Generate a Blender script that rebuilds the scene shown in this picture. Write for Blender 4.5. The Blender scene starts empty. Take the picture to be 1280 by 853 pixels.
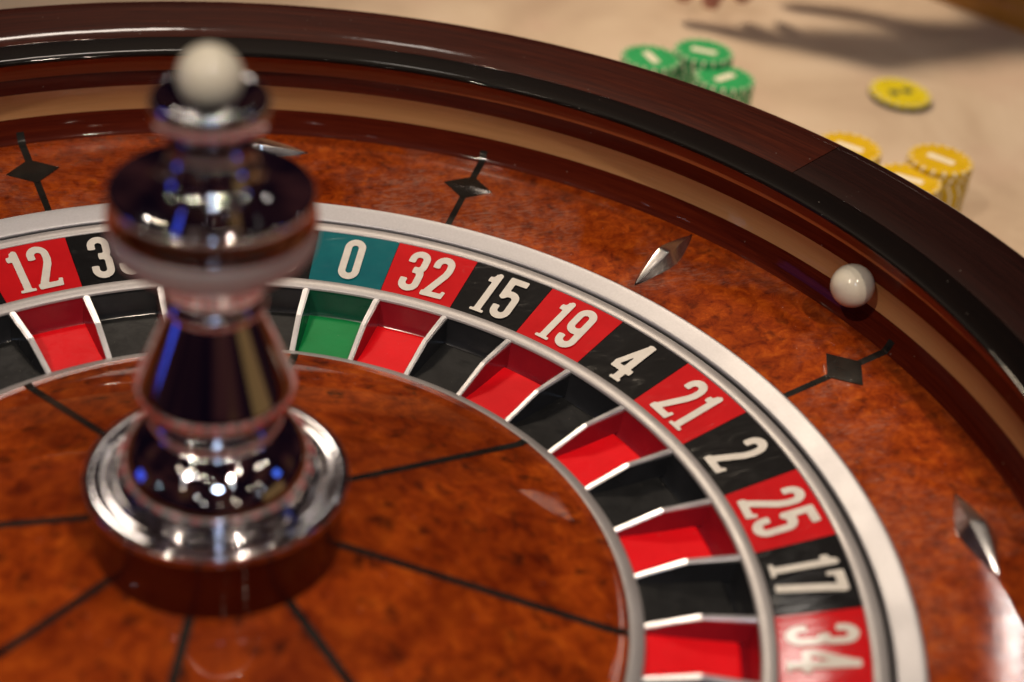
import bpy, bmesh, math, random
from mathutils import Vector, Matrix
random.seed(7)
PI = math.pi
sc = bpy.context.scene
COL = sc.collection

# ------------------------------------------------------------------ camera
cd = bpy.data.cameras.new('camera')
cam = bpy.data.objects.new('camera', cd); COL.objects.link(cam)
_r = Vector((0.98238233, -0.16326408, 0.09093840)); _u = Vector((0.01910264, 0.57178546, 0.82018076)); _f = Vector((0.18590331, 0.80399392, -0.56483071))
cam.matrix_world = Matrix(((_r.x, _u.x, -_f.x, 0), (_r.y, _u.y, -_f.y, -0.4258323), (_r.z, _u.z, -_f.z, 0.3929648), (0, 0, 0, 1)))
cd.sensor_width = 36; cd.lens = 55.1222; cd.clip_start = 0.01; cd.clip_end = 60
cd.dof.use_dof = True; cd.dof.focus_distance = 0.728; cd.dof.aperture_fstop = 4.4; cd.dof.aperture_blades = 0
sc.camera = cam

# ------------------------------------------------------------------ world: the dim room around the table
w = bpy.data.worlds.new('World'); sc.world = w; w.use_nodes = True
wn = w.node_tree.nodes; wl = w.node_tree.links; wn.clear()
wo = wn.new('ShaderNodeOutputWorld'); bg = wn.new('ShaderNodeBackground'); bg.inputs['Strength'].default_value = 0.75
tc = wn.new('ShaderNodeTexCoord'); nz = wn.new('ShaderNodeTexNoise'); nz.inputs['Scale'].default_value = 2.6; nz.inputs['Detail'].default_value = 3
rp = wn.new('ShaderNodeValToRGB'); e = rp.color_ramp.elements
e[0].position = 0.36; e[0].color = (0.004, 0.002, 0.006, 1)
e[1].position = 0.72; e[1].color = (0.060, 0.032, 0.014, 1)
a = e.new(0.5); a.color = (0.013, 0.005, 0.008, 1)
a = e.new(0.6); a.color = (0.040, 0.013, 0.014, 1)
wl.new(tc.outputs['Generated'], nz.inputs['Vector']); wl.new(nz.outputs['Fac'], rp.inputs['Fac'])
wl.new(rp.outputs['Color'], bg.inputs['Color']); wl.new(bg.outputs[0], wo.inputs[0])

# ------------------------------------------------------------------ lights above and around the table, out of view
def aim(o, t):
    o.rotation_euler = (Vector(t) - o.location).to_track_quat('-Z', 'Y').to_euler()
def area(name, loc, tgt, size, power, col, shape='DISK', sy=None):
    l = bpy.data.lights.new(name, 'AREA'); l.shape = shape; l.size = size; l.energy = power; l.color = col
    if sy: l.size_y = sy
    o = bpy.data.objects.new(name, l); COL.objects.link(o); o.location = loc; aim(o, tgt); return o
def spot(name, loc, power, col, r=0.03):
    l = bpy.data.lights.new(name, 'POINT'); l.energy = power; l.color = col; l.shadow_soft_size = r
    o = bpy.data.objects.new(name, l); COL.objects.link(o); o.location = loc; return o
def beam(name, loc, tgt, power, col, r, deg, blend=.6):
    l = bpy.data.lights.new(name, 'SPOT'); l.energy = power; l.color = col; l.shadow_soft_size = r; l.spot_size = math.radians(deg); l.spot_blend = blend
    o = bpy.data.objects.new(name, l); COL.objects.link(o); o.location = loc; aim(o, tgt); return o
WARM = (1.0, 0.80, 0.58)
beam('ceiling_lamp', (-0.2, 2.0, 1.9), (0.52, 0.66, 0), 275, WARM, .27, 30, .7)
area('ceiling_lamp', (-0.24, 1.86, 1.8), (0, 0.25, 0), 0.42, 4, (1.0, 0.86, 0.74), 'RECTANGLE', 0.12)
spot('ceiling_lamp', (0.215, 1.90, 1.8), 1.2, (1.0, 0.90, 0.80), .05)
spot('ceiling_lamp', (0.845, 1.59, 1.8), 0.6, (1.0, 0.90, 0.84), .024)
beam('wheel_spotlight', (0.50, -1.20, 2.05), (0.10, 0.14, 0), 66, (1.0, 0.82, 0.64), .022, 23, .5)
beam('wheel_spotlight', (-1.05, -0.90, 1.80), (0.10, 0.14, 0), 64, (1.0, 0.82, 0.66), .022, 23, .5)
beam('wheel_spotlight', (0.35, 0.10, 2.60), (0.10, 0.12, 0), 50, (1.0, 0.84, 0.68), .03, 20, .5)
area('ceiling_panel', (0.0, -1.75, 1.55), (0, 0, 0.05), 0.24, 4, (0.60, 0.74, 1.0), 'RECTANGLE', 0.14)
area('wall_screen', (-1.8, 0.20, 0.20), (0, 0, 0.08), 0.34, 0.60, (0.04, 0.11, 1.0), 'RECTANGLE', 0.5)
area('wall_screen', (1.9, -0.38, 1.0), (0, 0, 0.05), 0.25, 0.35, (0.07, 0.18, 1.0), 'RECTANGLE', 0.3)
area('lit_wall_light', (1.65, -0.85, 0.20), (0, 0, 0.08), 0.9, 0.25, (1.0, 0.62, 0.20), 'RECTANGLE', 0.7)  # area light added in place of an unseen golden wall, mirrored in the chrome
tube = area('tube_lamp', (1.15, 1.8, 0.81), (0.13, 0.035, -0.01), 0.22, 0.018, (1.0, 0.85, 0.68), 'RECTANGLE', 0.002)
_z = (tube.location - Vector((0.13, 0.035, -0.01))).normalized(); _x = Vector((.22, -.20, .15)); _x = (_x - _z * _x.dot(_z)).normalized(); _y = _z.cross(_x)
tube.rotation_euler = Matrix((_x, _y, _z)).transposed().to_euler()
for x, y, z, p in [(-0.9, -0.6, 2.0, 3), (-0.65, -0.85, 2.1, 3), (-1.1, -0.2, 1.9, 2), (-0.45, -1.1, 1.9, 1.5), (0.75, -0.7, 2.1, 3),
                   (0.42, -1.25, 1.95, 2.5), (1.3, -0.35, 1.8, 2.5), (1.5, -0.1, 1.7, 2.5), (1.15, 0.25, 1.9, 2), (-1.3, 0.5, 2.0, 2), (-1.45, 0.8, 1.9, 2),
                   (-0.2, 0.9, 2.2, 2), (0.35, 1.1, 2.1, 2)]:
    spot('ceiling_spot', (x, y, z), p * 0.55, (1.0, 0.86, 0.70), .014)
_rl = random.Random(11)
for _ in range(22):
    az = math.radians(_rl.uniform(-165, -15)); el = math.radians(_rl.uniform(14, 62)); dd = _rl.uniform(2.2, 3.2)
    spot('ceiling_spot', (dd * math.cos(el) * math.cos(az), dd * math.cos(el) * math.sin(az), dd * math.sin(el)), _rl.uniform(.2, .75), _rl.choice([(1.0, .84, .64), (1.0, .92, .82), (.80, .88, 1.0)]), .016)

sc.view_settings.view_transform = 'Standard'; sc.view_settings.look = 'None'
sc.view_settings.exposure = 0.0; sc.view_settings.gamma = 1.0; sc.view_settings.use_curve_mapping = False
sc.render.engine = 'CYCLES'
cy = sc.cycles; cy.use_denoising = True
try: cy.denoiser = 'OPENIMAGEDENOISE'
except Exception: pass
cy.max_bounces = 8; cy.glossy_bounces = 6; cy.diffuse_bounces = 3; cy.sample_clamp_indirect = 8; cy.caustics_reflective = False; cy.caustics_refractive = False

# ------------------------------------------------------------------ materials
class NT:
    def __init__(s, name):
        s.m = bpy.data.materials.new(name); s.m.use_nodes = True
        s.t = s.m.node_tree; s.n = s.t.nodes; s.b = s.n['Principled BSDF']
    def new(s, k, **kw):
        n = s.n.new(k)
        for a, v in kw.items():
            if a in n.inputs: n.inputs[a].default_value = v
            else: setattr(n, a, v)
        return n
    def ln(s, a, b): s.t.links.new(a, b)
    def set(s, **kw):
        for k, v in kw.items(): s.b.inputs[k.replace('_', ' ')].default_value = v
    def coord(s, kind='Object', scale=(1, 1, 1)):
        t = s.new('ShaderNodeTexCoord'); mp = s.new('ShaderNodeMapping'); mp.inputs['Scale'].default_value = scale
        s.ln(t.outputs[kind], mp.inputs['Vector']); return mp.outputs['Vector']
    def rnd(s, vec, k=7.0):
        oi = s.new('ShaderNodeObjectInfo'); ml = s.new('ShaderNodeMath', operation='MULTIPLY'); ml.inputs[1].default_value = k
        s.ln(oi.outputs['Random'], ml.inputs[0]); ad = s.new('ShaderNodeVectorMath', operation='ADD')
        s.ln(vec, ad.inputs[0]); s.ln(ml.outputs[0], ad.inputs[1]); return ad.outputs[0]
    def noise(s, vec, scale, detail=4, rough=0.55, dist=0.0):
        n = s.new('ShaderNodeTexNoise', Scale=scale, Detail=detail, Roughness=rough, Distortion=dist)
        s.ln(vec, n.inputs['Vector']); return n.outputs['Fac']
    def ramp(s, fac, stops):
        r = s.new('ShaderNodeValToRGB'); el = r.color_ramp.elements
        while len(el) > 1: el.remove(el[-1])
        for i, (p, c) in enumerate(stops):
            x = el[0] if i == 0 else el.new(p)
            x.position = p; x.color = (c, c, c, 1) if isinstance(c, (int, float)) else (*c, 1)
        s.ln(fac, r.inputs['Fac']); return r.outputs['Color']
    def mix(s, fac, a, b, mode='MIX'):
        m = s.new('ShaderNodeMix', data_type='RGBA', blend_type=mode)
        for v, i in ((fac, 0), (a, 6), (b, 7)):
            if hasattr(v, 'links'): s.ln(v, m.inputs[i])
            else: m.inputs[i].default_value = v if i == 0 else (*v, 1)
        return m.outputs[2]
    def bump(s, h, strength=0.2, dist=0.001, to='Normal'):
        b = s.new('ShaderNodeBump', Strength=strength, Distance=dist); s.ln(h, b.inputs['Height']); s.ln(b.outputs[0], s.b.inputs[to])
    def dust(s, c, scale=420, amt=.5):
        v = s.coord('Object'); vo = s.new('ShaderNodeTexVoronoi', Scale=scale, Randomness=1.0); s.ln(v, vo.inputs['Vector'])
        d = s.ramp(vo.outputs['Distance'], [(.05, 1.0), (.13, 0.0)]); g = s.ramp(vo.outputs['Color'], [(.80, 0.0), (.86, 1.0)])
        mu = s.new('ShaderNodeMath', operation='MULTIPLY'); s.ln(d, mu.inputs[0]); s.ln(g, mu.inputs[1])
        m2 = s.new('ShaderNodeMath', operation='MULTIPLY'); s.ln(mu.outputs[0], m2.inputs[0]); m2.inputs[1].default_value = amt
        return s.mix(m2.outputs[0], c, (.55, .50, .44))
    def col(s, c): s.ln(c, s.b.inputs['Base Color'])
    def rough(s, c): s.ln(c, s.b.inputs['Roughness'])

def burl(name, sc_, dust, fdist=.6, spotk=.92):
    m = NT(name); v = m.coord('Object'); v = m.rnd(v, 3.1)
    big = m.noise(v, 22 * sc_, 5, .6, 1.2)
    fig = m.noise(v, 105 * sc_, 8, .72, fdist)
    c = m.ramp(fig, [(.28, (.085, .008, .0012)), (.42, (.22, .029, .0026)), (.57, (.34, .056, .0042)), (.72, (.48, .105, .008))])
    c2 = m.ramp(big, [(.30, (.55, .42, .40)), (.5, (.95, .9, .9)), (.68, (1.15, 1.12, 1.1))])
    c = m.mix(1.0, c, c2, 'MULTIPLY')
    vo = m.new('ShaderNodeTexVoronoi', Scale=88 * sc_, Randomness=1.0); 
    wv = m.new('ShaderNodeVectorMath', operation='ADD'); nn = m.new('ShaderNodeTexNoise', Scale=110 * sc_, Detail=3)
    m.ln(v, nn.inputs['Vector']); sb = m.new('ShaderNodeVectorMath', operation='SCALE'); sb.inputs['Scale'].default_value = 0.02 / sc_
    m.ln(nn.outputs['Color'], sb.inputs[0]); m.ln(v, wv.inputs[0]); m.ln(sb.outputs[0], wv.inputs[1]); m.ln(wv.outputs[0], vo.inputs['Vector'])
    spots = m.ramp(vo.outputs['Distance'], [(.10, 1.0), (.40, 0.0)])
    gate = m.ramp(m.noise(v, 40 * sc_, 2), [(.38, 0.0), (.50, 1.0)])
    sp = m.new('ShaderNodeMath', operation='MULTIPLY'); m.ln(spots, sp.inputs[0]); m.ln(gate, sp.inputs[1])
    sp2 = m.new('ShaderNodeMath', operation='MULTIPLY'); m.ln(sp.outputs[0], sp2.inputs[0]); sp2.inputs[1].default_value = spotk
    c = m.mix(sp2.outputs[0], c, (.05, .007, .002))
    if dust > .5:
        # scuffed, scratched patches of lacquer, their pale sheen painted into the colour
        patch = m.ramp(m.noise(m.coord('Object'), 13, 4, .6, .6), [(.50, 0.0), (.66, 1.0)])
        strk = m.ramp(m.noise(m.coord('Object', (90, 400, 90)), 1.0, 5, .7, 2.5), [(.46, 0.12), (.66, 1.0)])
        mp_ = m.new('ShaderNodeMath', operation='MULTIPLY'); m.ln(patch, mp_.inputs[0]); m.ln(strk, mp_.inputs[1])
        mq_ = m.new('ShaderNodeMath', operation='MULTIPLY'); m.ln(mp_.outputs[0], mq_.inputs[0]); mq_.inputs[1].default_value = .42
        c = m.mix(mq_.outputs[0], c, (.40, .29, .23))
    m.col(m.dust(c))
    m.set(Roughness=.5, Specular_IOR_Level=.05, Coat_Weight=1.0, Coat_IOR=1.55)
    # lacquer: faint waviness, smears and hairline scratches
    smear = m.noise(m.coord('Object', (1, 1, 1)), 30, 5, .65, 1.5)
    hair = m.noise(m.coord('UV', (9, 260, 1)), 4, 3, .7, .3)
    r = m.ramp(smear, [(.38, .008 + dust * .03), (.55, .014 + dust * .05), (.75, .02 + dust * .10)])
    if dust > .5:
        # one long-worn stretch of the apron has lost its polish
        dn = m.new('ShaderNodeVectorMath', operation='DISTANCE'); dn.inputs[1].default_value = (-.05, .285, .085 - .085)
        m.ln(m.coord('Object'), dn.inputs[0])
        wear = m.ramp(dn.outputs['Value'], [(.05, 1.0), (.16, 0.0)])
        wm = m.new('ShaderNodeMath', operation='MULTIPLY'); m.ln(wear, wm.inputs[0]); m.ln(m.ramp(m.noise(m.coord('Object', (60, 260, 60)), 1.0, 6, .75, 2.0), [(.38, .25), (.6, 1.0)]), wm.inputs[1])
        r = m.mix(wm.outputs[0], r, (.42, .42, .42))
    m.ln(r, m.b.inputs['Coat Roughness'])
    hsum = m.new('ShaderNodeMath', operation='ADD'); m.ln(m.noise(m.coord('Object'), 55, 2), hsum.inputs[0])
    hm = m.new('ShaderNodeMath', operation='MULTIPLY'); m.ln(hair, hm.inputs[0]); hm.inputs[1].default_value = .05; m.ln(hm.outputs[0], hsum.inputs[1])
    m.bump(hsum.outputs[0], .016 if dust > .5 else .004, .002, 'Coat Normal')
    return m.m
def wood(name, dark, mid, light, coat_r=.06, u=14, vsc=420, ior=1.5):
    m = NT(name); v = m.rnd(m.coord('UV', (u, vsc, 1)), 20)
    g = m.noise(v, 1.0, 6, .65, .6); fine = m.noise(m.coord('UV', (60, 2200, 1)), 1.0, 3, .6)
    c = m.ramp(g, [(.30, dark), (.52, mid), (.74, light)])
    c = m.mix(.35, c, m.ramp(fine, [(.3, dark), (.7, light)]))
    m.col(m.dust(c, 300, .3)); m.set(Roughness=.5, Specular_IOR_Level=.05, Coat_Weight=1.0, Coat_IOR=ior)
    s = m.noise(m.coord('Object'), 40, 4, .6)
    m.ln(m.ramp(s, [(.35, coat_r * .7), (.65, coat_r * 1.6)]), m.b.inputs['Coat Roughness'])
    m.bump(m.noise(m.coord('Object'), 70, 2), .06, .001, 'Coat Normal')
    return m.m
def metal(name, colr, r0, r1, nscale=60, grain=0.0, met=1.0):
    m = NT(name); s = m.noise(m.coord('Object'), nscale, 5, .65)
    m.rough(m.ramp(s, [(.3, r0), (.7, r1)])); m.set(Metallic=met)
    g = m.noise(m.coord('Object'), 900, 2)
    m.col(m.mix(m.ramp(g, [(.3, 0.0), (.7, 1.0)]), tuple(c * (1 - grain) for c in colr), colr))
    if grain: m.bump(m.noise(m.coord('Object'), 1600, 2), .12, .0004)
    return m.m
def lacquer(name, c0, c1, r=.12, coat=1.0, scuff=.25):
    m = NT(name); v = m.rnd(m.coord('Object'), 5)
    n = m.noise(v, 70, 5, .6); m.col(m.mix(m.ramp(n, [(.3, 0.), (.7, 1.)]), c0, c1))
    m.set(Roughness=.45, Specular_IOR_Level=.05, Coat_Weight=coat)
    sm = m.noise(m.coord('Object', (60, 160, 60)), 1.0, 6, .7, 1.5)
    m.ln(m.ramp(sm, [(.45, r), (.62, r + scuff * .25), (.75, r + scuff)]), m.b.inputs['Coat Roughness'])
    return m.m
def plain(name, c0, c1, rough, scale=80, bump=0.0, bscale=400, coat=0.0):
    m = NT(name); n = m.noise(m.rnd(m.coord('Object'), 4), scale, 4); m.col(m.mix(m.ramp(n, [(.3, 0.), (.7, 1.)]), c0, c1))
    m.set(Roughness=rough, Coat_Weight=coat, Specular_IOR_Level=.3)
    if bump: m.bump(m.noise(m.coord('Object'), bscale, 3), bump, .0006)
    if 'pocket' in name:
        sc1 = m.noise(m.rnd(m.coord('Object', (1, 1, 1)), 9), 120, 6, .75, 2.0)
        k = m.ramp(sc1, [(.60, 0.0), (.78, .22)])
        base_ = m.b.inputs['Base Color'].links[0].from_socket
        m.col(m.dust(m.mix(k, base_, tuple(.55 * q + .03 for q in c0)), 520, .45))
        m.rough(m.ramp(sc1, [(.35, rough + .12), (.70, rough - .14)]))
    return m.m

M = {}
M['burl'] = burl('burl_veneer', 1.0, .15)
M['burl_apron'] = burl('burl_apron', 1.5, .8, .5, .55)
M['mahog'] = wood('dark_mahogany', (.012, .0016, .0010), (.034, .005, .0022), (.075, .014, .005), .05, ior=1.36)
M['nose'] = wood('black_lacquer', (.0015, .001, .001), (.003, .0015, .0012), (.006, .003, .002), .025, ior=1.38)
M['nose'].node_tree.nodes['Principled BSDF'].inputs['Coat Weight'].default_value = .6
M['red_wood'] = wood('deep_red_wood', (.040, .0030, .0012), (.075, .0075, .002), (.12, .016, .004), .05, ior=1.18)
M['drum_wood'] = wood('drum_red_wood', (.030, .0020, .0010), (.050, .004, .0015), (.075, .008, .003), .04)
M['mahog2'] = wood('black_mahogany', (.006, .002, .0015), (.014, .004, .003), (.024, .006, .004), .05, ior=1.36)
M['brown_wood'] = wood('red_brown_wood', (.32, .080, .024), (.40, .11, .034), (.48, .15, .05), .08, ior=1.25)
M['tan_wood'] = wood('pale_track_wood', (.40, .205, .080), (.46, .245, .100), (.52, .29, .125), .16, ior=1.36)
M['ebony'] = lacquer('ebony_inlay', (.007, .007, .006), (.022, .021, .018), .08, 1.0, .3)
M['chrome'] = metal('chrome', (.80, .78, .80), .012, .035)
M['satin'] = metal('satin_silver', (.49, .487, .515), .43, .49, 45, .08, met=.68)
M['satin2'] = metal('brushed_silver', (.52, .505, .51), .42, .55, 45, .10, met=.65)
M['fret'] = metal('fret_silver', (.80, .79, .82), .26, .38, 90, .05, met=.9)
M['steel'] = metal('polished_steel', (.90, .88, .88), .20, .28, 60)
M['flange'] = metal('worn_chrome', (.50, .48, .49), .08, .13, 60)
M['flange'].node_tree.nodes['Principled BSDF'].inputs['Coat Weight'].default_value = .3
M['red'] = lacquer('red_enamel', (.50, .003, .007), (.58, .006, .010), .035)
M['black'] = lacquer('black_enamel', (.002, .002, .0026), (.005, .005, .006), .05)
M['teal'] = lacquer('teal_enamel', (.0, .105, .13), (.002, .135, .155), .07)
M['pred'] = plain('red_pocket', (.74, .001, .006), (.82, .002, .009), .5, 60, .05)
M['pblack'] = plain('black_pocket', (.005, .0055, .006), (.012, .0125, .0135), .45, 120, .10)
M['pgreen'] = plain('green_pocket', (.0, .20, .045), (.002, .24, .06), .42, 60, .05)
M['digit'] = plain('numeral_print', (.62, .59, .54), (.72, .69, .63), .30, 200, 0, 400, .8)
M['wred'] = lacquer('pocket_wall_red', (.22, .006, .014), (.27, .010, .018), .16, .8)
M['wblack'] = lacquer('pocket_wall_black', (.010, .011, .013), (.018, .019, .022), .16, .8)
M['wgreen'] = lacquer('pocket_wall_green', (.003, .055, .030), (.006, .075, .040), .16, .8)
M['gap'] = plain('dark_gap', (.004, .004, .004), (.008, .008, .008), .8)
M['ivory'] = plain('ivory_ball', (.66, .62, .50), (.72, .68, .56), .22, 60, 0, 400, .5)

# ------------------------------------------------------------------ geometry helpers
def obj(name, me, mat, parent=None):
    o = bpy.data.objects.new(name, me); COL.objects.link(o)
    if mat is not None and not me.materials: me.materials.append(mat)
    if parent is not None: o.parent = parent
    return o
def tag(o, label=None, cat=None, group=None, kind=None):
    if label: o['label'] = label
    if cat: o['category'] = cat
    if group: o['group'] = group
    if kind: o['kind'] = kind
    return o
def empty(name, loc=(0, 0, 0)):
    o = bpy.data.objects.new(name, None); COL.objects.link(o); o.location = loc; o.empty_display_size = .02; return o
def catmull(pts, k):
    if k <= 1: return list(pts)
    out = []; n = len(pts)
    for i in range(n - 1):
        p0 = pts[max(i - 1, 0)]; p1 = pts[i]; p2 = pts[i + 1]; p3 = pts[min(i + 2, n - 1)]
        for j in range(k):
            t = j / k; q = []
            for c in range(2):
                q.append(.5 * ((2 * p1[c]) + (-p0[c] + p2[c]) * t + (2 * p0[c] - 5 * p1[c] + 4 * p2[c] - p3[c]) * t * t + (-p0[c] + 3 * p1[c] - 3 * p2[c] + p3[c]) * t ** 3))
            out.append((max(q[0], 0.0), q[1]))
    out.append(pts[-1]); return out
def lathe(name, prof, a0=0.0, a1=2 * PI, n=128, k=1, smooth=True, caps=False):
    """surface of revolution of (radius, height) points between two angles, UV in metres"""
    prof = catmull(prof, k); full = abs(a1 - a0) > 2 * PI - 1e-6
    cols = n if full else n + 1
    vs = []; fs = []; L = [0]
    for i in range(1, len(prof)): L.append(L[-1] + math.hypot(prof[i][0] - prof[i - 1][0], prof[i][1] - prof[i - 1][1]))
    for j in range(cols):
        t = a0 + (a1 - a0) * j / n; c, s = math.cos(t), math.sin(t)
        for r, z in prof: vs.append((r * c, r * s, z))
    m = len(prof); uvs = []; Rm = max(p[0] for p in prof)
    for j in range(n):
        j2 = (j + 1) % cols if full else j + 1
        for i in range(m - 1):
            fs.append((j * m + i, j2 * m + i, j2 * m + i + 1, j * m + i + 1))
            ua = (a0 + (a1 - a0) * j / n) * Rm; ub = (a0 + (a1 - a0) * (j + 1) / n) * Rm
            uvs += [(ua, L[i]), (ub, L[i]), (ub, L[i + 1]), (ua, L[i + 1])]
    if caps and not full:
        fs.append(tuple(range(m))); uvs += [(0, 0)] * m
        fs.append(tuple(n * m + i for i in reversed(range(m)))); uvs += [(0, 0)] * m
    me = bpy.data.meshes.new(name); me.from_pydata(vs, [], fs)
    ul = me.uv_layers.new(name='UVMap'); ul.data.foreach_set('uv', [x for p in uvs for x in p])
    if smooth: me.shade_smooth()
    me.update(); return me
def mesh(name, vs, fs, smooth=False):
    me = bpy.data.meshes.new(name); me.from_pydata(vs, [], fs)
    if smooth: me.shade_smooth()
    me.update(); return me
def bevel(me, wd, seg=2):
    bm = bmesh.new(); bm.from_mesh(me)
    bmesh.ops.bevel(bm, geom=bm.edges[:], offset=wd, segments=seg, affect='EDGES', profile=.5)
    bmesh.ops.recalc_face_normals(bm, faces=bm.faces[:]); bm.to_mesh(me); bm.free(); return me
D37 = 2 * PI / 37
PH = 1.35532554

# ------------------------------------------------------------------ the table
ZT = -0.085
def make_felt():
    m = NT('cream_felt'); v = m.coord('Object')
    stain = m.noise(v, 7, 5, .6, .8); pink = m.noise(v, 16, 3, .5)
    c = m.ramp(stain, [(.34, (.38, .265, .18)), (.5, (.51, .39, .275)), (.66, (.60, .48, .36))])
    c = m.mix(m.ramp(pink, [(.52, 0.), (.72, .55)]), c, (.50, .33, .25))
    weave = m.noise(v, 900, 3, .6); c = m.mix(.25, c, m.ramp(weave, [(.3, (.36, .27, .19)), (.7, (.64, .52, .39))]))
    m.col(c); m.set(Roughness=.95, Specular_IOR_Level=.15, Sheen_Weight=.25)
    m.bump(weave, .35, .0006); return m.m
M['felt'] = make_felt()
def slab(name, poly, z0, z1):
    n = len(poly); vs = [(x, y, z0) for x, y in poly] + [(x, y, z1) for x, y in poly]
    fs = [tuple(reversed(range(n))), tuple(range(n, 2 * n))] + [(i, (i + 1) % n, n + (i + 1) % n, n + i) for i in range(n)]
    return mesh(name, vs, fs)
# rail line runs through A and B at the felt's far right edge
A = Vector((.595, .742)); B = Vector((.65, .671)); d = (B - A).normalized(); nrm = Vector((-d.y, d.x))
if nrm.dot(Vector((1, 1))) < 0: nrm = -nrm
def ln(t, off): q = A + d * t + nrm * off; return (q.x, q.y)
table = tag(obj('table_felt', slab('table_felt', [ln(1.3, .01), ln(-1.0, .01), (-1.1, 1.45), (-1.1, -1.0), (.6, -1.0)], ZT - .03, ZT), M['felt']), kind='structure')
M['rail'] = wood('golden_rail_wood', (.34, .145, .018), (.42, .19, .026), (.50, .24, .036), .25, 8, 90)
def rail():
    prof = [(.006, -.03), (.006, .012), (.010, .022), (.020, .030), (.040, .034), (.070, .033), (.088, .024), (.094, .008), (.094, -.03)]
    prof = catmull(prof, 4); vs = []; fs = []; n = len(prof); uv = []
    N = 24
    for j in range(N + 1):
        t = -1.0 + 2.3 * j / N
        for o_, z in prof: x, y = ln(t, o_); vs.append((x, y, ZT + z))
    for j in range(N):
        for i in range(n - 1):
            fs.append((j * n + i, j * n + i + 1, (j + 1) * n + i + 1, (j + 1) * n + i))
            uv += [(j * .1, i * .01), (j * .1, i * .01 + .01), (j * .1 + .1, i * .01 + .01), (j * .1 + .1, i * .01)]
    me = mesh('table_rail', vs, fs, True); ul = me.uv_layers.new(name='UVMap'); ul.data.foreach_set('uv', [c for p in uv for c in p])
    return me
tag(obj('table_rail', rail(), M['rail']), 'golden brown wooden rail along the far edge of the felt table', 'rail')

# ------------------------------------------------------------------ the fixed bowl
bowl = tag(empty('roulette_bowl', (0, 0, ZT)), 'dark mahogany roulette bowl with burl apron and chrome ball deflectors', 'roulette bowl')
def bpart(name, me, mat, parent=None):
    o = obj(name, me, mat, parent or bowl)
    if parent is None: o.location = (0, 0, -ZT)
    return o
J0 = math.radians(33.9)
for q in range(4):
    g = .0012
    a0, a1 = J0 + q * PI / 2 + g / 2, J0 + (q + 1) * PI / 2 - g / 2
    bpart('rim_segment', lathe('rim_segment', [(.3153, .0560), (.3153, .0614), (.3158, .0617), (.330, .0631), (.345, .0644), (.3515, .0649), (.3537, .0640), (.3547, .0615), (.3552, .055), (.3552, .048)], a0, a1, 96, 1, True, False), M['mahog2' if q == 3 else 'mahog'])
nose = bpart('rim_nose', lathe('rim_nose', [(.3090, .0552), (.3045, .0562), (.3010, .0576), (.2994, .0590), (.3001, .0601), (.3030, .0608), (.3085, .0613), (.3130, .0615), (.3152, .0615)], n=256, k=5), M['nose'])
bpart('joint_filler', lathe('joint_filler', [(.3154, .0550), (.3154, .0600), (.345, .0630), (.3535, .0625), (.354, .05)], n=192), M['nose'])
bpart('outer_wall', lathe('outer_wall', [(.3545, .049), (.3545, .03), (.350, -.02), (.338, -.06), (.330, -.085)], n=192, k=3), M['mahog'])
bpart('upper_band', lathe('upper_band', [(.3104, .0458), (.3100, .0505), (.3090, .0555)], n=256), M['brown_wood'])
bpart('dark_band', lathe('dark_band', [(.3107, .0378), (.3106, .042), (.3104, .0458)], n=256), M['red_wood'])
bpart('ball_track', lathe('ball_track', [(.3135, .0235), (.3137, .027), (.3130, .032), (.3107, .0378)], n=256, k=3), M['tan_wood'])
bpart('track_floor', lathe('track_floor', [(.3080, .0120), (.3095, .0135), (.3115, .0178), (.3135, .0235)], n=256, k=3), M['red_wood'])
AP0, AP1 = (.2515, .0018), (.3080, .0120)
def apz(r): return AP0[1] + (AP1[1] - AP0[1]) * (r - AP0[0]) / (AP1[0] - AP0[0])
INL = [math.radians(64.0 - 44.75 * i) for i in range(8)]
INL = [math.radians(q) for q in (63.8, 107.4, 152, 198, 243, 288, 333, 379.4)]
for i in range(8):
    g = .0
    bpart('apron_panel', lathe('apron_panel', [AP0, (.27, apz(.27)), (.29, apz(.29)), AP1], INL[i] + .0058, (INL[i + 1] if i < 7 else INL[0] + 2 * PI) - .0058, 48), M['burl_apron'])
    t = INL[i]
    # inlaid ebony stripe, flush in the gap between two panels
    st = lathe('inlay_stripe', [(AP0[0], AP0[1] + .0001), (.28, apz(.28) + .0001), (AP1[0], AP1[1] + .0001), (.3096, .0140), (.3112, .0173)], t - .0060, t + .0060, 4)
    bpart('inlay_stripe', st, M['ebony'])
    ut, ur = Vector((-math.sin(t), math.cos(t), 0)), Vector((math.cos(t), math.sin(t), .18)).normalized()
    nn = ut.cross(ur); nn = nn if nn.z > 0 else -nn
    c = Vector((.2865 * math.cos(t), .2865 * math.sin(t), apz(.2865) + .0004))
    hw, hh = .0128, .0092
    ring = [c + ut * hw, c + ur * hh, c - ut * hw, c - ur * hh]
    vs = [tuple(p) for p in ring] + [tuple(p - nn * .002) for p in ring]
    bpart('inlay_diamond', mesh('inlay_diamond', vs, [(0, 1, 2, 3)] + [(i_, 4 + i_, 4 + (i_ + 1) % 4, (i_ + 1) % 4) for i_ in range(4)]), M['ebony'])
bpart('metal_ring', lathe('metal_ring', [(.2452, -.012), (.2446, -.0030), (.2431, -.0006), (.2427, .0008), (.2431, .0016), (.2440, .0021), (.2475, .0036), (.2508, .0050), (.2522, .0053), (.2529, .0046), (.2530, .0020), (.2530, .000)], n=256, k=3), M['satin'])
bpart('bowl_floor', lathe('bowl_floor', [(.2530, .000), (.2535, -.02), (.249, -.032), (.15, -.040), (.02, -.040)], n=96), M['gap'])
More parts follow.
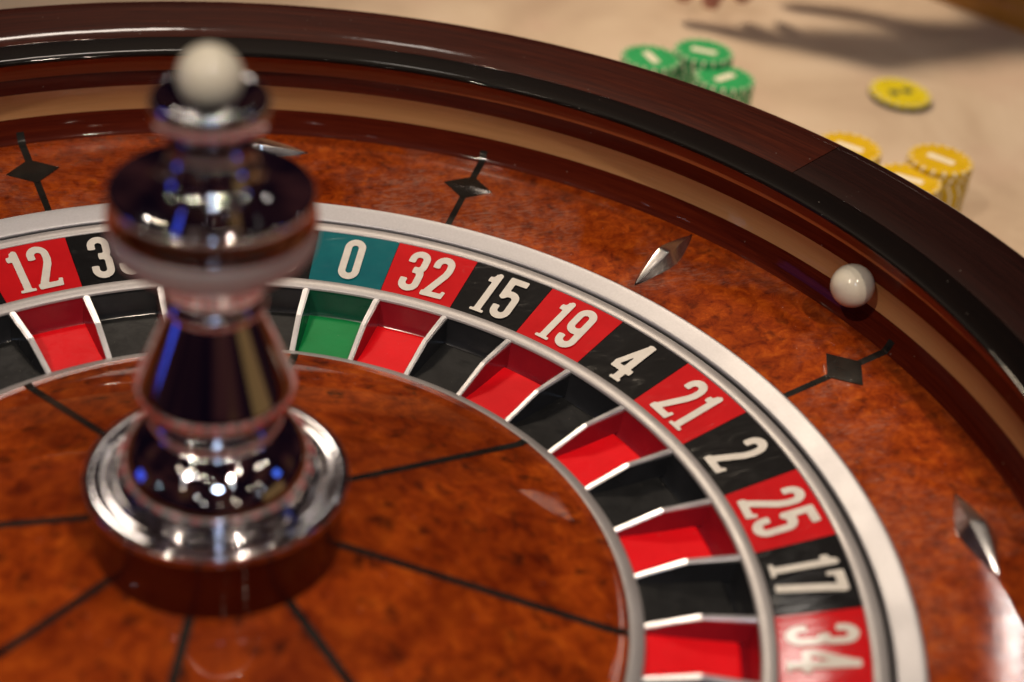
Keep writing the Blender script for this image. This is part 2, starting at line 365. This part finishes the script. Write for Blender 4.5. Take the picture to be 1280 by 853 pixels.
# chrome deflectors
def deflector_mesh():
    L, Wd, Ht = .0240, .0080, .0072; N = 28
    sec = [(-1, 0), (-1.0, .20), (-.94, .26), (-.50, .86), (-.40, .95), (0, 1.0), (.40, .95), (.50, .86), (.94, .26), (1.0, .20), (1, 0)]
    vs = []; fs = []; m = len(sec)
    for j in range(N + 1):
        t = -1 + 2 * j / N; q = 1 - abs(t)
        wv = max(Wd * (q ** .85 * (1 - .10 * math.exp(-(t / .15) ** 2))), .0007); hv = max(Ht * q ** .72, .0010)
        if j in (0, N): wv *= .35; hv *= .4
        for sx, sz in sec: vs.append((t * L, sx * wv, sz * hv - .0006))
    for j in range(N):
        for i in range(m - 1): fs.append((j * m + i, (j + 1) * m + i, (j + 1) * m + i + 1, j * m + i + 1))
    fs.append(tuple(range(m))); fs.append(tuple(N * m + i for i in reversed(range(m))))
    me = mesh('deflector', vs, fs, True); me.set_sharp_from_angle(angle=math.radians(32)); return me
dm = deflector_mesh()
def seat_mesh():
    vs = []; K = 40
    for j in range(K):
        t = 2 * PI * j / K; x = math.cos(t); y = math.sin(t)
        s_ = 1 / (abs(x) ** 1.15 + abs(y) ** 1.15) ** (1 / 1.15)
        vs.append((x * s_ * .0238, y * s_ * .0072, .0003))
    vs += [(x, y, -.002) for x, y, _ in vs]
    return mesh('seat', vs, [tuple(range(K))] + [(j, K + j, K + (j + 1) % K, (j + 1) % K) for j in range(K)])
sm_ = seat_mesh()
for i in range(8):
    t = math.radians(41.6 + 45 * i) if i % 2 == 0 else math.radians(41.6 + 45 * i)
    if i == 7: t = math.radians(-2.6)
    if i == 1: t = math.radians(85.2)
    r = .2830 if i % 2 == 0 else (.2935 if i == 1 else .2860)
    rot = 0 if i % 2 == 0 else PI / 2
    o = bpart('deflector', dm, M['steel'])
    mt = Matrix.Translation((r * math.cos(t), r * math.sin(t), apz(r) + .0003 - ZT)) @ Matrix.Rotation(t, 4, 'Z') @ Matrix.Rotation(-.18, 4, 'Y') @ Matrix.Rotation(rot, 4, 'Z')
    o.matrix_local = mt
    s = obj('deflector_seat', sm_, M['nose'], o)

# ------------------------------------------------------------------ the turning rotor
rotor = tag(empty('roulette_rotor', (0, 0, -.038)), 'roulette wheel head with red and black numbered pockets around a burl cone and chrome turret', 'roulette wheel')
ROFF = Vector((0, 0, .038))
def rpart(name, me, mat, parent=None):
    o = obj(name, me, mat, parent or rotor)
    if parent is None: o.location = ROFF
    return o
rpart('rotor_body', lathe('rotor_body', [(.2402, -.0020), (.2402, -.012), (.236, -.026), (.200, -.032), (.10, -.0365), (.02, -.0365)], n=128), M['gap'])
C0, C1 = (.2350, .0), (.2034, -.0082)
rpart('outer_strip', lathe('outer_strip', [(.2409, -.0025), (.2409, .0005), (.2403, .0012), (.2354, .0006), (.2350, .0002), (.2350, -.002)], n=256), M['satin2'])
rpart('inner_strip', lathe('inner_strip', [(.2034, -.0100), (.2034, -.0080), (.2030, -.0077), (.1980, -.0087), (.1975, -.0093), (.1975, -.0108)], n=256), M['satin2'])

# numerals: stroke fields -> clean filled outlines
def arcp(cx, cy, rx, ry, a0, a1, n=14):
    return [(cx + rx * math.cos(math.radians(a0 + (a1 - a0) * i / n)), cy + ry * math.sin(math.radians(a0 + (a1 - a0) * i / n))) for i in range(n + 1)]
H_ = .075
def sp(pts, w=H_, flat=(True, True)): return (pts, w, flat)
l_, r_ = .085, .375; mx = (l_ + r_) / 2; rr = .13
DIG = {
 '0': (.46, [sp(arcp(mx, .78, .145, .135, 0, 180) + arcp(mx, .22, .145, .135, 180, 360) + [(r_, .78)], H_, (False, False))]),
 '1': (.34, [sp([(.19, .0), (.19, .95)], .075), sp([(.20, .925), (.12, .80), (.03, .80)], .062, (False, True)), sp([(.04, .03), (.34, .03)], .03), ]),
 '2': (.48, [sp([(l_, .70)] + arcp(mx, .785, .145, .135, 180, 0) + [(r_, .68), (r_ - .03, .56), (l_ + .02, .09)], H_, (True, False)), sp([(.0, .06), (.47, .06)], .06), sp([(.425, .0), (.46, .17)], .04)]),
 '3': (.47, [sp([(l_, .70)] + arcp(mx, .79, .145, .130, 180, 0) + [(r_, .66)] + arcp(mx + .04, .64, .105, .115, 0, -90, 8) + [(mx - .03, .525)], H_, (True, True)),
             sp([(mx - .03, .525)] + arcp(mx + .04, .40, .105, .125, 90, 0, 8) + [(r_, .26)] + arcp(mx, .21, .145, .130, 0, -180) + [(l_, .30)], H_, (True, True))]),
 '4': (.50, [sp([(.34, .0), (.34, .96)], .082), sp([(.33, .92), (.07, .34)], .065, (False, False)), sp([(.02, .27), (.50, .27)], .06), sp([(.22, .03), (.46, .03)], .032)]),
 '5': (.46, [sp([(.09, .50), (.09, .98)], .078), sp([(.03, .93), (.43, .93)], .07), sp([(.09, .54)] + arcp(mx, .50, .145, .115, 140, 0, 10) + [(r_, .22)] + arcp(mx, .21, .145, .130, 0, -180) + [(l_, .30)], H_, (False, True))]),
 '6': (.46, [sp([(r_, .72)] + arcp(mx, .785, .145, .135, 0, 180) + arcp(mx, .21, .145, .135, 180, 360) + [(r_, .42)] + arcp(mx, .44, .145, .12, 0, 160, 10), H_, (True, False))]),
 '7': (.46, [sp([(.02, .93), (.44, .93)], .07), sp([(.045, .99), (.045, .76)], .048), sp([(.40, .93), (.33, .66), (.19, .0)], .085, (False, True))]),
 '8': (.47, [sp(arcp(mx, .79, .14, .13, 0, 180) + arcp(mx, .65, .14, .125, 180, 360) + [(mx + .14, .79)], H_, (False, False)), sp(arcp(mx, .40, .147, .125, 0, 180) + arcp(mx, .21, .147, .13, 180, 360) + [(mx + .147, .40)], H_, (False, False))]),
 '9': (.46, [sp([(l_, .28)] + arcp(mx, .215, .145, .135, 180, 360) + arcp(mx, .79, .145, .135, 0, 180) + [(l_, .58)] + arcp(mx, .56, .145, .12, 180, 340, 10), H_, (True, False))]),
}
def field(strokes, x, y):
    best = 9
    for pts, wd, flat in strokes:
        n = len(pts) - 1
        for i in range(n):
            ax, ay = pts[i]; bx, by = pts[i + 1]; dx, dy = bx - ax, by - ay; L = math.hypot(dx, dy)
            if L < 1e-7: continue
            t = ((x - ax) * dx + (y - ay) * dy) / L; p = abs((x - ax) * dy - (y - ay) * dx) / L
            if t < 0: dd = max(p - wd, -t) if (i == 0 and flat[0]) else math.hypot(p, t) - wd
            elif t > L: dd = max(p - wd, t - L) if (i == n - 1 and flat[1]) else math.hypot(p, t - L) - wd
            else: dd = p - wd
            if dd < best: best = dd
    return best
def digit_polys(ch):
    wd, strokes = DIG[ch]; h = .021; x0, y0 = -.05, -.05; nx = int((wd + .12) / h) + 2; ny = int(1.12 / h) + 2
    F = [[max(field(strokes, x0 + i * h, y0 + j * h), -(y0 + j * h), (y0 + j * h) - 1.0) for j in range(ny + 1)] for i in range(nx + 1)]
    V = {}; pts = []; faces = []
    def vid(key, p):
        if key not in V: V[key] = len(pts); pts.append(p)
        return V[key]
    for i in range(nx):
        for j in range(ny):
            cs = [(i, j), (i + 1, j), (i + 1, j + 1), (i, j + 1)]; poly = []
            for k in range(4):
                a_, b_ = cs[k], cs[(k + 1) % 4]; fa, fb = F[a_[0]][a_[1]], F[b_[0]][b_[1]]
                if fa < 0: poly.append(vid(a_, (x0 + a_[0] * h, y0 + a_[1] * h)))
                if (fa < 0) != (fb < 0):
                    t = fa / (fa - fb)
                    poly.append(vid(('e',) + tuple(sorted((a_, b_))), (x0 + (a_[0] + (b_[0] - a_[0]) * t) * h, y0 + (a_[1] + (b_[1] - a_[1]) * t) * h)))
            if len(set(poly)) >= 3: faces.append(tuple(poly))
    return wd, pts, faces
DP = {c: digit_polys(c) for c in '0123456789'}
ORDER = [0, 32, 15, 19, 4, 21, 2, 25, 17, 34, 6, 27, 13, 36, 11, 30, 8, 23, 10, 5, 24, 16, 33, 1, 20, 14, 31, 9, 22, 18, 29, 7, 28, 12, 35, 3, 26]
REDS = {1, 3, 5, 7, 9, 12, 14, 16, 18, 19, 21, 23, 25, 27, 30, 32, 34, 36}
DH = .0268; DX = .85
def numeral_mesh(num, t):
    ur = Vector((math.cos(t) * (C0[0] - C1[0]), math.sin(t) * (C0[0] - C1[0]), C0[1] - C1[1])).normalized()
    ut = Vector((math.sin(t), -math.cos(t), 0)); nn = ut.cross(ur)
    if nn.z < 0: nn = -nn
    rc = .2190; zc = C1[1] + (C0[1] - C1[1]) * (rc - C1[0]) / (C0[0] - C1[0])
    org = Vector((rc * math.cos(t), rc * math.sin(t), zc)) + nn * .00055
    s = str(num); gap = .075; tot = sum(DP[c][0] for c in s) + gap * (len(s) - 1); x = -tot / 2; vs = []; fs = []
    for c in s:
        wd, pts, faces = DP[c]; b = len(vs)
        for px, py in pts: vs.append(tuple(org + ut * ((x + px) * DH * DX) + ur * ((py - .5) * DH)))
        fs += [tuple(b + i for i in f) for f in faces]; x += wd + gap
    me = mesh('numeral', vs, fs)
    me.update()
    if me.polygons[0].normal.z < 0: me.flip_normals()
    return me
FR_TOP = [(.1978, -.0088), (.1765, -.0100), (.1562, -.0172)]
for k, num in enumerate(ORDER):
    a1 = PH - k * D37; a0 = a1 - D37; t = (a0 + a1) / 2
    key = 'teal' if num == 0 else ('red' if num in REDS else 'black')
    g = .00055
    cell = rpart('number_cell', lathe('number_cell', [(C1[0] - .0002, C1[1] - .003), (C1[0] + .0002, C1[1]), (.2192, (C0[1] + C1[1]) / 2), (C0[0] - .0002, C0[1]), (C0[0], C0[1] - .003)], a0 + g, a1 - g, 10, 1, False), M[key])
    n_ = obj('numeral', numeral_mesh(num, t), M['digit'], cell)
    pk = {'teal': 'pgreen', 'red': 'pred', 'black': 'pblack'}[key]
    fl = rpart('pocket_floor', lathe('pocket_floor', [(.1555, -.0222), (.1562, -.0200), (.1580, -.0194), (.1750, -.0198), (.1910, -.0200), (.1922, -.0206), (.1926, -.0222)], a0 + .0065, a1 - .0065, 8, 1, False, True), M[pk])
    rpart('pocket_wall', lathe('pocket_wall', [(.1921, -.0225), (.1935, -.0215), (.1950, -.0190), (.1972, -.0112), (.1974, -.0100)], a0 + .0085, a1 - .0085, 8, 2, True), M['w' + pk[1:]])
    for sg, ab in ((1, a0), (-1, a1)):
        vs = []
        for r, zt in ((.1568, -.0176), (.1660, -.0144), (.1765, -.0110), (.1880, -.0104), (.1972, -.0098)):
            for off, z in ((.0013, zt), (.0027, -.0203)):
                t_ = ab + sg * off / r; vs.append((r * math.cos(t_), r * math.sin(t_), z))
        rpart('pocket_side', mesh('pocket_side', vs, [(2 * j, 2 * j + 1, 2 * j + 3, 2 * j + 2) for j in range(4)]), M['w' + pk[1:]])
    rpart('pocket_base', lathe('pocket_base', [(.1555, -.0216), (.1926, -.0216)], a0 + .004, a1 - .004, 8, 1, False), M[pk])
# frets between the pockets
def fret_mesh():
    prof = [(.1985, -.0240), (.1985, -.0092), (.1765, -.0104), (.1560, -.0174), (.1560, -.0240)]
    hw0 = [.0015, .0015, .0013, .0012, .0012]; vs = []
    for sgn in (1, -1):
        for (r, z), h in zip(prof, hw0): vs.append((r, sgn * h, z))
    fs = [(0, 1, 2, 3, 4), (9, 8, 7, 6, 5)] + [(i, 5 + i, 5 + (i + 1) % 5, (i + 1) % 5) for i in range(5)]
    me = mesh('fret', vs, fs); bm = bmesh.new(); bm.from_mesh(me); bmesh.ops.recalc_face_normals(bm, faces=bm.faces[:])
    ed = [e_ for e_ in bm.edges if all(v.co.z > -.02 for v in e_.verts) and abs(e_.verts[0].co.y - e_.verts[1].co.y) < .001]
    bmesh.ops.bevel(bm, geom=ed, offset=.0005, segments=2, affect='EDGES'); bm.to_mesh(me); bm.free(); return me
fm = fret_mesh()
for k in range(37):
    o = rpart('fret', fm, M['fret']); o.rotation_euler = (0, 0, PH - k * D37)
rpart('inner_ring', lathe('inner_ring', [(.1565, -.0230), (.1565, -.0166), (.1560, -.0161), (.1512, -.0150), (.1506, -.0152), (.1505, -.018)], n=256), M['satin2'])
# burl cone in eight wedges with dark stringing between them
def cz(r): return -.0140 + (.1505 - r) * .26
CPROF = [(.1504, -.0175), (.1503, -.0146), (.1496, -.0131), (.1480, -.0124), (.1450, cz(.145)), (.130, cz(.130)), (.110, cz(.11)), (.09, cz(.09)), (.07, cz(.07)), (.05, cz(.05)), (.040, cz(.04))]
L0 = math.radians(31.6)
for i in range(8):
    a0 = L0 + i * PI / 4
    hw = .0105
    rpart('cone_wedge', lathe('cone_wedge', CPROF, a0, a0 + PI / 4, 32, 2), M['burl'])
    vs = []; fs = []
    pr = [(r, z + .00022) for r, z in CPROF[1:]]
    c, s = math.cos(a0), math.sin(a0)
    for r, z in pr:
        for q in (-.0017, .0017): vs.append((r * c - q * s, r * s + q * c, z))
    fs = [(2 * j, 2 * j + 1, 2 * j + 3, 2 * j + 2) for j in range(len(pr) - 1)]
    rpart('cone_stringing', mesh('cone_stringing', vs, fs, True), M['ebony'])
# chrome turret
base = rpart('turret', lathe('turret_drum', [(.0436, .0125), (.0436, .0128), (.0436, .0250), (.0436, .0372), (.0436, .0376)], n=160), M['drum_wood'])
def tp(name, prof, k=5, mat='chrome'): return obj(name, lathe(name, prof, n=160, k=k), M[mat], base)
tp('base_flange', [(.0432, .0374), (.0447, .0377), (.0452, .0384), (.0453, .0400), (.0452, .0413), (.0446, .0421), (.0432, .0425), (.0416, .0425), (.0407, .0421), (.0403, .0414), (.0392, .0411), (.0376, .0411), (.0367, .0414), (.0362, .0421), (.0351, .0425), (.0338, .0424)], 4, 'flange')
tp('dome', [(.0340, .0415), (.0340, .0450), (.0330, .0497), (.0305, .0548), (.0268, .0592), (.0228, .0622), (.0212, .0634), (.0212, .0644), (.0222, .0656), (.0226, .0672), (.0220, .0690), (.0208, .0702)])
tp('stem_cone', [(.0206, .0700), (.0216, .0712), (.0236, .0732), (.0256, .0758), (.0264, .0785), (.0264, .0806), (.0259, .0825), (.0232, .0889), (.0199, .0967), (.0166, .1046), (.0146, .1094)], 4)
tp('stem_collar', [(.0144, .1092), (.0158, .1104), (.0166, .1122), (.0160, .1140), (.0150, .1152), (.0146, .1180), (.0146, .1240), (.0152, .1298)])
tp('disc_skirt', [(.0150, .1296), (.0220, .1300), (.0280, .1314), (.0312, .1342), (.0323, .1376), (.0325, .1404), (.0324, .1422), (.0319, .1430)], 4, 'satin2')
tp('disc', [(.0322, .1428), (.0325, .1434), (.0324, .1446), (.0320, .1475), (.0317, .1510), (.0317, .1522), (.0315, .1530), (.0310, .1534), (.0300, .1536), (.0270, .1541), (.0225, .1550), (.0178, .1564), (.0155, .1585), (.0143, .1628)], 4)
tp('cup', [(.0141, .1626), (.0128, .1650), (.0124, .1676), (.0130, .1706), (.0150, .1736), (.0170, .1766), (.0179, .1796), (.0180, .1822), (.0174, .1842), (.0160, .1850), (.0140, .1842), (.0110, .1824), (.0075, .1806), (.0040, .1800), (.0002, .1799)])

# ------------------------------------------------------------------ balls
def ball(name, loc, r):
    bm = bmesh.new(); bmesh.ops.create_uvsphere(bm, u_segments=48, v_segments=32, radius=r)
    # a very slight flat seam so it is not a mathematical sphere
    for v in bm.verts:
        if abs(v.co.z) < r * .03: v.co *= .998
    me = bpy.data.meshes.new(name); bm.to_mesh(me); bm.free(); me.shade_smooth()
    o = obj(name, me, M['ivory']); o.location = loc; return o
BR = .0098
tag(ball('roulette_ball', (0, 0, .1900), BR), 'ivory white ball resting in the cup on top of the chrome turret', 'ball')
tb = math.radians(23.7)
tag(ball('roulette_ball', ((.3131 - BR) * math.cos(tb), (.3131 - BR) * math.sin(tb), 0.0345), BR), 'ivory white ball running along the pale ball track under the rim', 'ball')

# ------------------------------------------------------------------ chips
CR, CH = .0202, .0034
M['chip_g'] = plain('green_chip', (.012, .27, .075), (.020, .33, .095), .45, 120)
M['chip_y'] = plain('amber_chip', (.55, .34, .002), (.62, .40, .004), .45, 120)
M['chip_l'] = plain('lemon_chip', (.62, .50, .008), (.70, .57, .015), .40, 120)
M['chip_w'] = plain('chip_inlay', (.72, .66, .50), (.80, .74, .60), .45, 120)
M['chip_d'] = plain('chip_mark', (.03, .05, .04), (.05, .08, .06), .5, 120)
def chip_meshes():
    body = lathe('chip_body', [(.0001, 0), (CR - .0004, 0), (CR, .0004), (CR, CH - .0004), (CR - .0004, CH), (CR - .0046, CH), (CR - .0049, CH - .00025), (CR - .0053, CH - .00025), (CR - .0056, CH), (.0001, CH)], n=48, smooth=False)
    vs = []; fs = []; N = 18
    for i in range(N):
        a = 2 * PI * i / N; h = .042
        for t in (a - h, a + h):
            c, s = math.cos(t), math.sin(t)
            for r, z in [(CR - .0026, CH + .00006), (CR - .00035, CH + .00006), (CR + .00008, CH - .0004), (CR + .00008, .0004), (CR - .0004, -.00001 + .0001)]:
                vs.append((r * c, r * s, z))
        b = i * 10
        for j in range(4): fs.append((b + j, b + j + 1, b + 5 + j + 1, b + 5 + j))
    ins = mesh('edge_inserts', vs, fs)
    lw, lh = .0088, .0030
    pts = []
    for cx, cy, a0 in [(lw - .001, lh - .001, 0), (-lw + .001, lh - .001, 90), (-lw + .001, -lh + .001, 180), (lw - .001, -lh + .001, 270)]:
        for j in range(4):
            t = math.radians(a0 + 30 * j); pts.append((cx + .001 * math.cos(t), cy + .001 * math.sin(t), CH + .00012))
    lab = mesh('name_plate', pts + [(x, y, CH - .0002) for x, y, _ in pts], [tuple(range(16))] + [(j, 16 + j, 16 + (j + 1) % 16, (j + 1) % 16) for j in range(16)])
    return body, ins, lab
bodyM, insM, labM = chip_meshes()
CM = {}
def chip(name, loc, rz, colr, label, group, tilt=(0, 0), emblem=False):
    for nm, src in (('b', bodyM), ('i', insM), ('l', labM)):
        k = (nm, colr if nm == 'b' else 'w')
        if k not in CM:
            me = src.copy(); me.materials.clear(); me.materials.append(M[colr] if nm == 'b' else M['chip_w']); CM[k] = me
    root = obj(name, CM[('b', colr)], None); root.location = loc; root.rotation_euler = (tilt[0], tilt[1], rz)
    tag(root, label, 'chip', group)
    obj('edge_inserts', CM[('i', 'w')], None, root)
    if not emblem: obj('name_plate', CM[('l', 'w')], None, root)
    return root
ORD = ['topmost', 'second from top', 'third from top', 'fourth from top', 'fifth from top', 'sixth from top', 'seventh from top', 'eighth from top', 'ninth from top', 'tenth from top', 'eleventh from top', 'twelfth from top', 'thirteenth from top', 'fourteenth from top']
def stack(x, y, ztop, colr, word, where, top_rz):
    n = max(1, round((ztop - ZT) / CH)); jx = jy = 0
    for i in range(n):
        top = i == n - 1
        rz = top_rz if top else random.uniform(0, 2 * PI)
        ox, oy = (0, 0) if top else (random.uniform(-.0005, .0005), random.uniform(-.0005, .0005))
        chip('casino_chip', (x + ox, y + oy, ZT + .0002 + i * (CH + .0001)), rz, colr, '%s chip, %s in %s' % (word, ORD[n - 1 - i], where), 'chips of ' + where)
def at(px, py, z):
    dv = _f * 1959.9 + _r * (px - 640) - _u * (py - 426.5)
    t = (z - cam.matrix_world[2][3]) / dv.z
    return Vector((0, -0.4258323, 0.3929648)) + dv * t
for px, py, zt, cl, wd, wh, rz in [
    (906, 97, -.040, 'chip_g', 'green', 'the green stack nearest the yellow stacks', .55),
    (880, 64, -.038, 'chip_g', 'green', 'the farthest green stack', -.45),
    (814, 72, -.040, 'chip_g', 'green', 'the green stack farthest from the yellow stacks', -1.35),
    (1176, 199, -.041, 'chip_y', 'amber yellow', 'the yellow stack standing clear of the rim', -.8),
    (1136, 224, -.043, 'chip_y', 'amber yellow', 'the middle yellow stack behind the rim', -.6),
    (1062, 184, -.041, 'chip_y', 'amber yellow', 'the yellow stack nearest the green chips', -.7)]:
    n = round((zt - ZT) / CH); p = at(px, py, ZT + n * (CH + .0001)); stack(p.x, p.y, zt, cl, wd, wh, rz)
p = at(1126, 114, ZT + .006)
lone = chip('casino_chip', (p.x, p.y, ZT + .0010), .4, 'chip_l', 'single lemon yellow chip lying alone on the open felt', None, (math.radians(2.5), math.radians(0)), True)
vs = []; fs = []
for cx, cy, rx, ry in [(-.0052, .001, .0040, .0036), (.0052, -.0005, .0042, .0034)]:
    b = len(vs)
    for j in range(10): t = 2 * PI * j / 10; vs.append((cx + rx * math.cos(t) * (1 + .25 * math.cos(3 * t)), cy + ry * math.sin(t), CH + .00012))
    fs.append(tuple(range(b, b + 10)))
lone.scale = (1.12, 1.12, 1.25)
obj('edge_band', lathe('edge_band', [(CR - .0005, -.0001), (CR + .0003, .0003), (CR + .0003, CH * .62)], n=48), M['chip_d'], lone)
obj('emblem', mesh('emblem', vs, fs), M['chip_d'], lone)

# ------------------------------------------------------------------ the hand reaching over the felt
M['skin'] = plain('skin', (.42, .17, .12), (.50, .22, .16), .5, 60, .1, 500)
M['sleeve'] = plain('dark_sleeve', (.02, .02, .025), (.035, .035, .04), .9, 200, .3, 900)
def skinned(name, verts, edges, radii, root, mat, sub=2, parent=None):
    me = bpy.data.meshes.new(name); me.from_pydata([tuple(v) for v in verts], edges, [])
    o = bpy.data.objects.new(name, me); COL.objects.link(o)
    md = o.modifiers.new('skin', 'SKIN'); o.modifiers.new('sub', 'SUBSURF').levels = sub; o.modifiers['sub'].render_levels = sub
    for i, r in enumerate(radii):
        sv = me.skin_vertices[0].data[i]; sv.radius = (r, r) if not isinstance(r, tuple) else r; sv.use_root = (i == root)
    dg = bpy.context.evaluated_depsgraph_get(); nm = bpy.data.meshes.new_from_object(o.evaluated_get(dg)); nm.name = name
    bpy.data.objects.remove(o); nm.materials.clear(); nm.shade_smooth()
    return obj(name, nm, mat, parent)
def hand():
    W_ = Vector((.560, .735, .030)); K = Vector((.455, .705, .018))
    tips = [at(850, 2, -.070), at(886, 12, -.072), at(926, 3, -.070), at(964, -10, -.064)]
    vs = [W_, (W_ + K) / 2]; ed = [(0, 1)]; rad = [.026, .030]
    fw_ = (K - W_).normalized(); side = fw_.cross(Vector((0, 0, 1))).normalized()
    kn = [K + side * -.030 + fw_ * -.004, K + side * -.010 + fw_ * .006, K + side * .010 + fw_ * .006, K + side * .029 + fw_ * -.004]
    kn.sort(key=lambda q: q.x + q.y * -1.0)
    tips.sort(key=lambda q: q.x)
    for i in range(4):
        k0 = kn[i]; tp_ = tips[i]; b = len(vs)
        m1 = k0.lerp(tp_, .42) + Vector((-.012, .002, .016)); m2 = k0.lerp(tp_, .74) + Vector((-.008, .001, .007))
        base_ = (W_ + K) / 2 + (k0 - K) * .55 + fw_ * .012
        vs += [base_, k0, m1, m2, tp_.lerp(m2, .12), tp_]; ed += [(1, b), (b, b + 1), (b + 1, b + 2), (b + 2, b + 3), (b + 3, b + 4), (b + 4, b + 5)]
        rad += [.0135, .0108, .0094, .0086, .0078, .0052]
    # thumb leaves the side of the palm near its base
    b = len(vs); t0 = W_.lerp(K, .30) + side * .020 + Vector((0, 0, -.012))
    t1 = t0 + fw_ * .030 + side * .018 + Vector((0, 0, -.022)); t2 = t1 + fw_ * .026 + side * .004 + Vector((0, 0, -.016)); t3 = t2 + fw_ * .020 + Vector((0, 0, -.010))
    vs += [t0, t1, t2, t3]; ed += [(0, b), (b, b + 1), (b + 1, b + 2), (b + 2, b + 3)]; rad += [.016, .0125, .0105, .0065]
    # forearm
    b = len(vs); E1 = W_ + Vector((.08, .035, .018)); vs += [E1]; ed += [(0, b)]; rad += [.031]
    body = skinned('person', vs, ed, rad, 0, M['skin'], 2)
    tag(body, 'hand with dark sleeve, fingertips reaching down over the felt beside the green chips', 'person')
    S = [W_ + Vector((.035, .015, .008)), W_ + Vector((.06, .026, .014)), W_ + Vector((.16, .07, .04)), W_ + Vector((.30, .15, .10))]
    skinned('sleeve', S, [(0, 1), (1, 2), (2, 3)], [.036, .040, .048, .056], 1, M['sleeve'], 2, body)
hand()
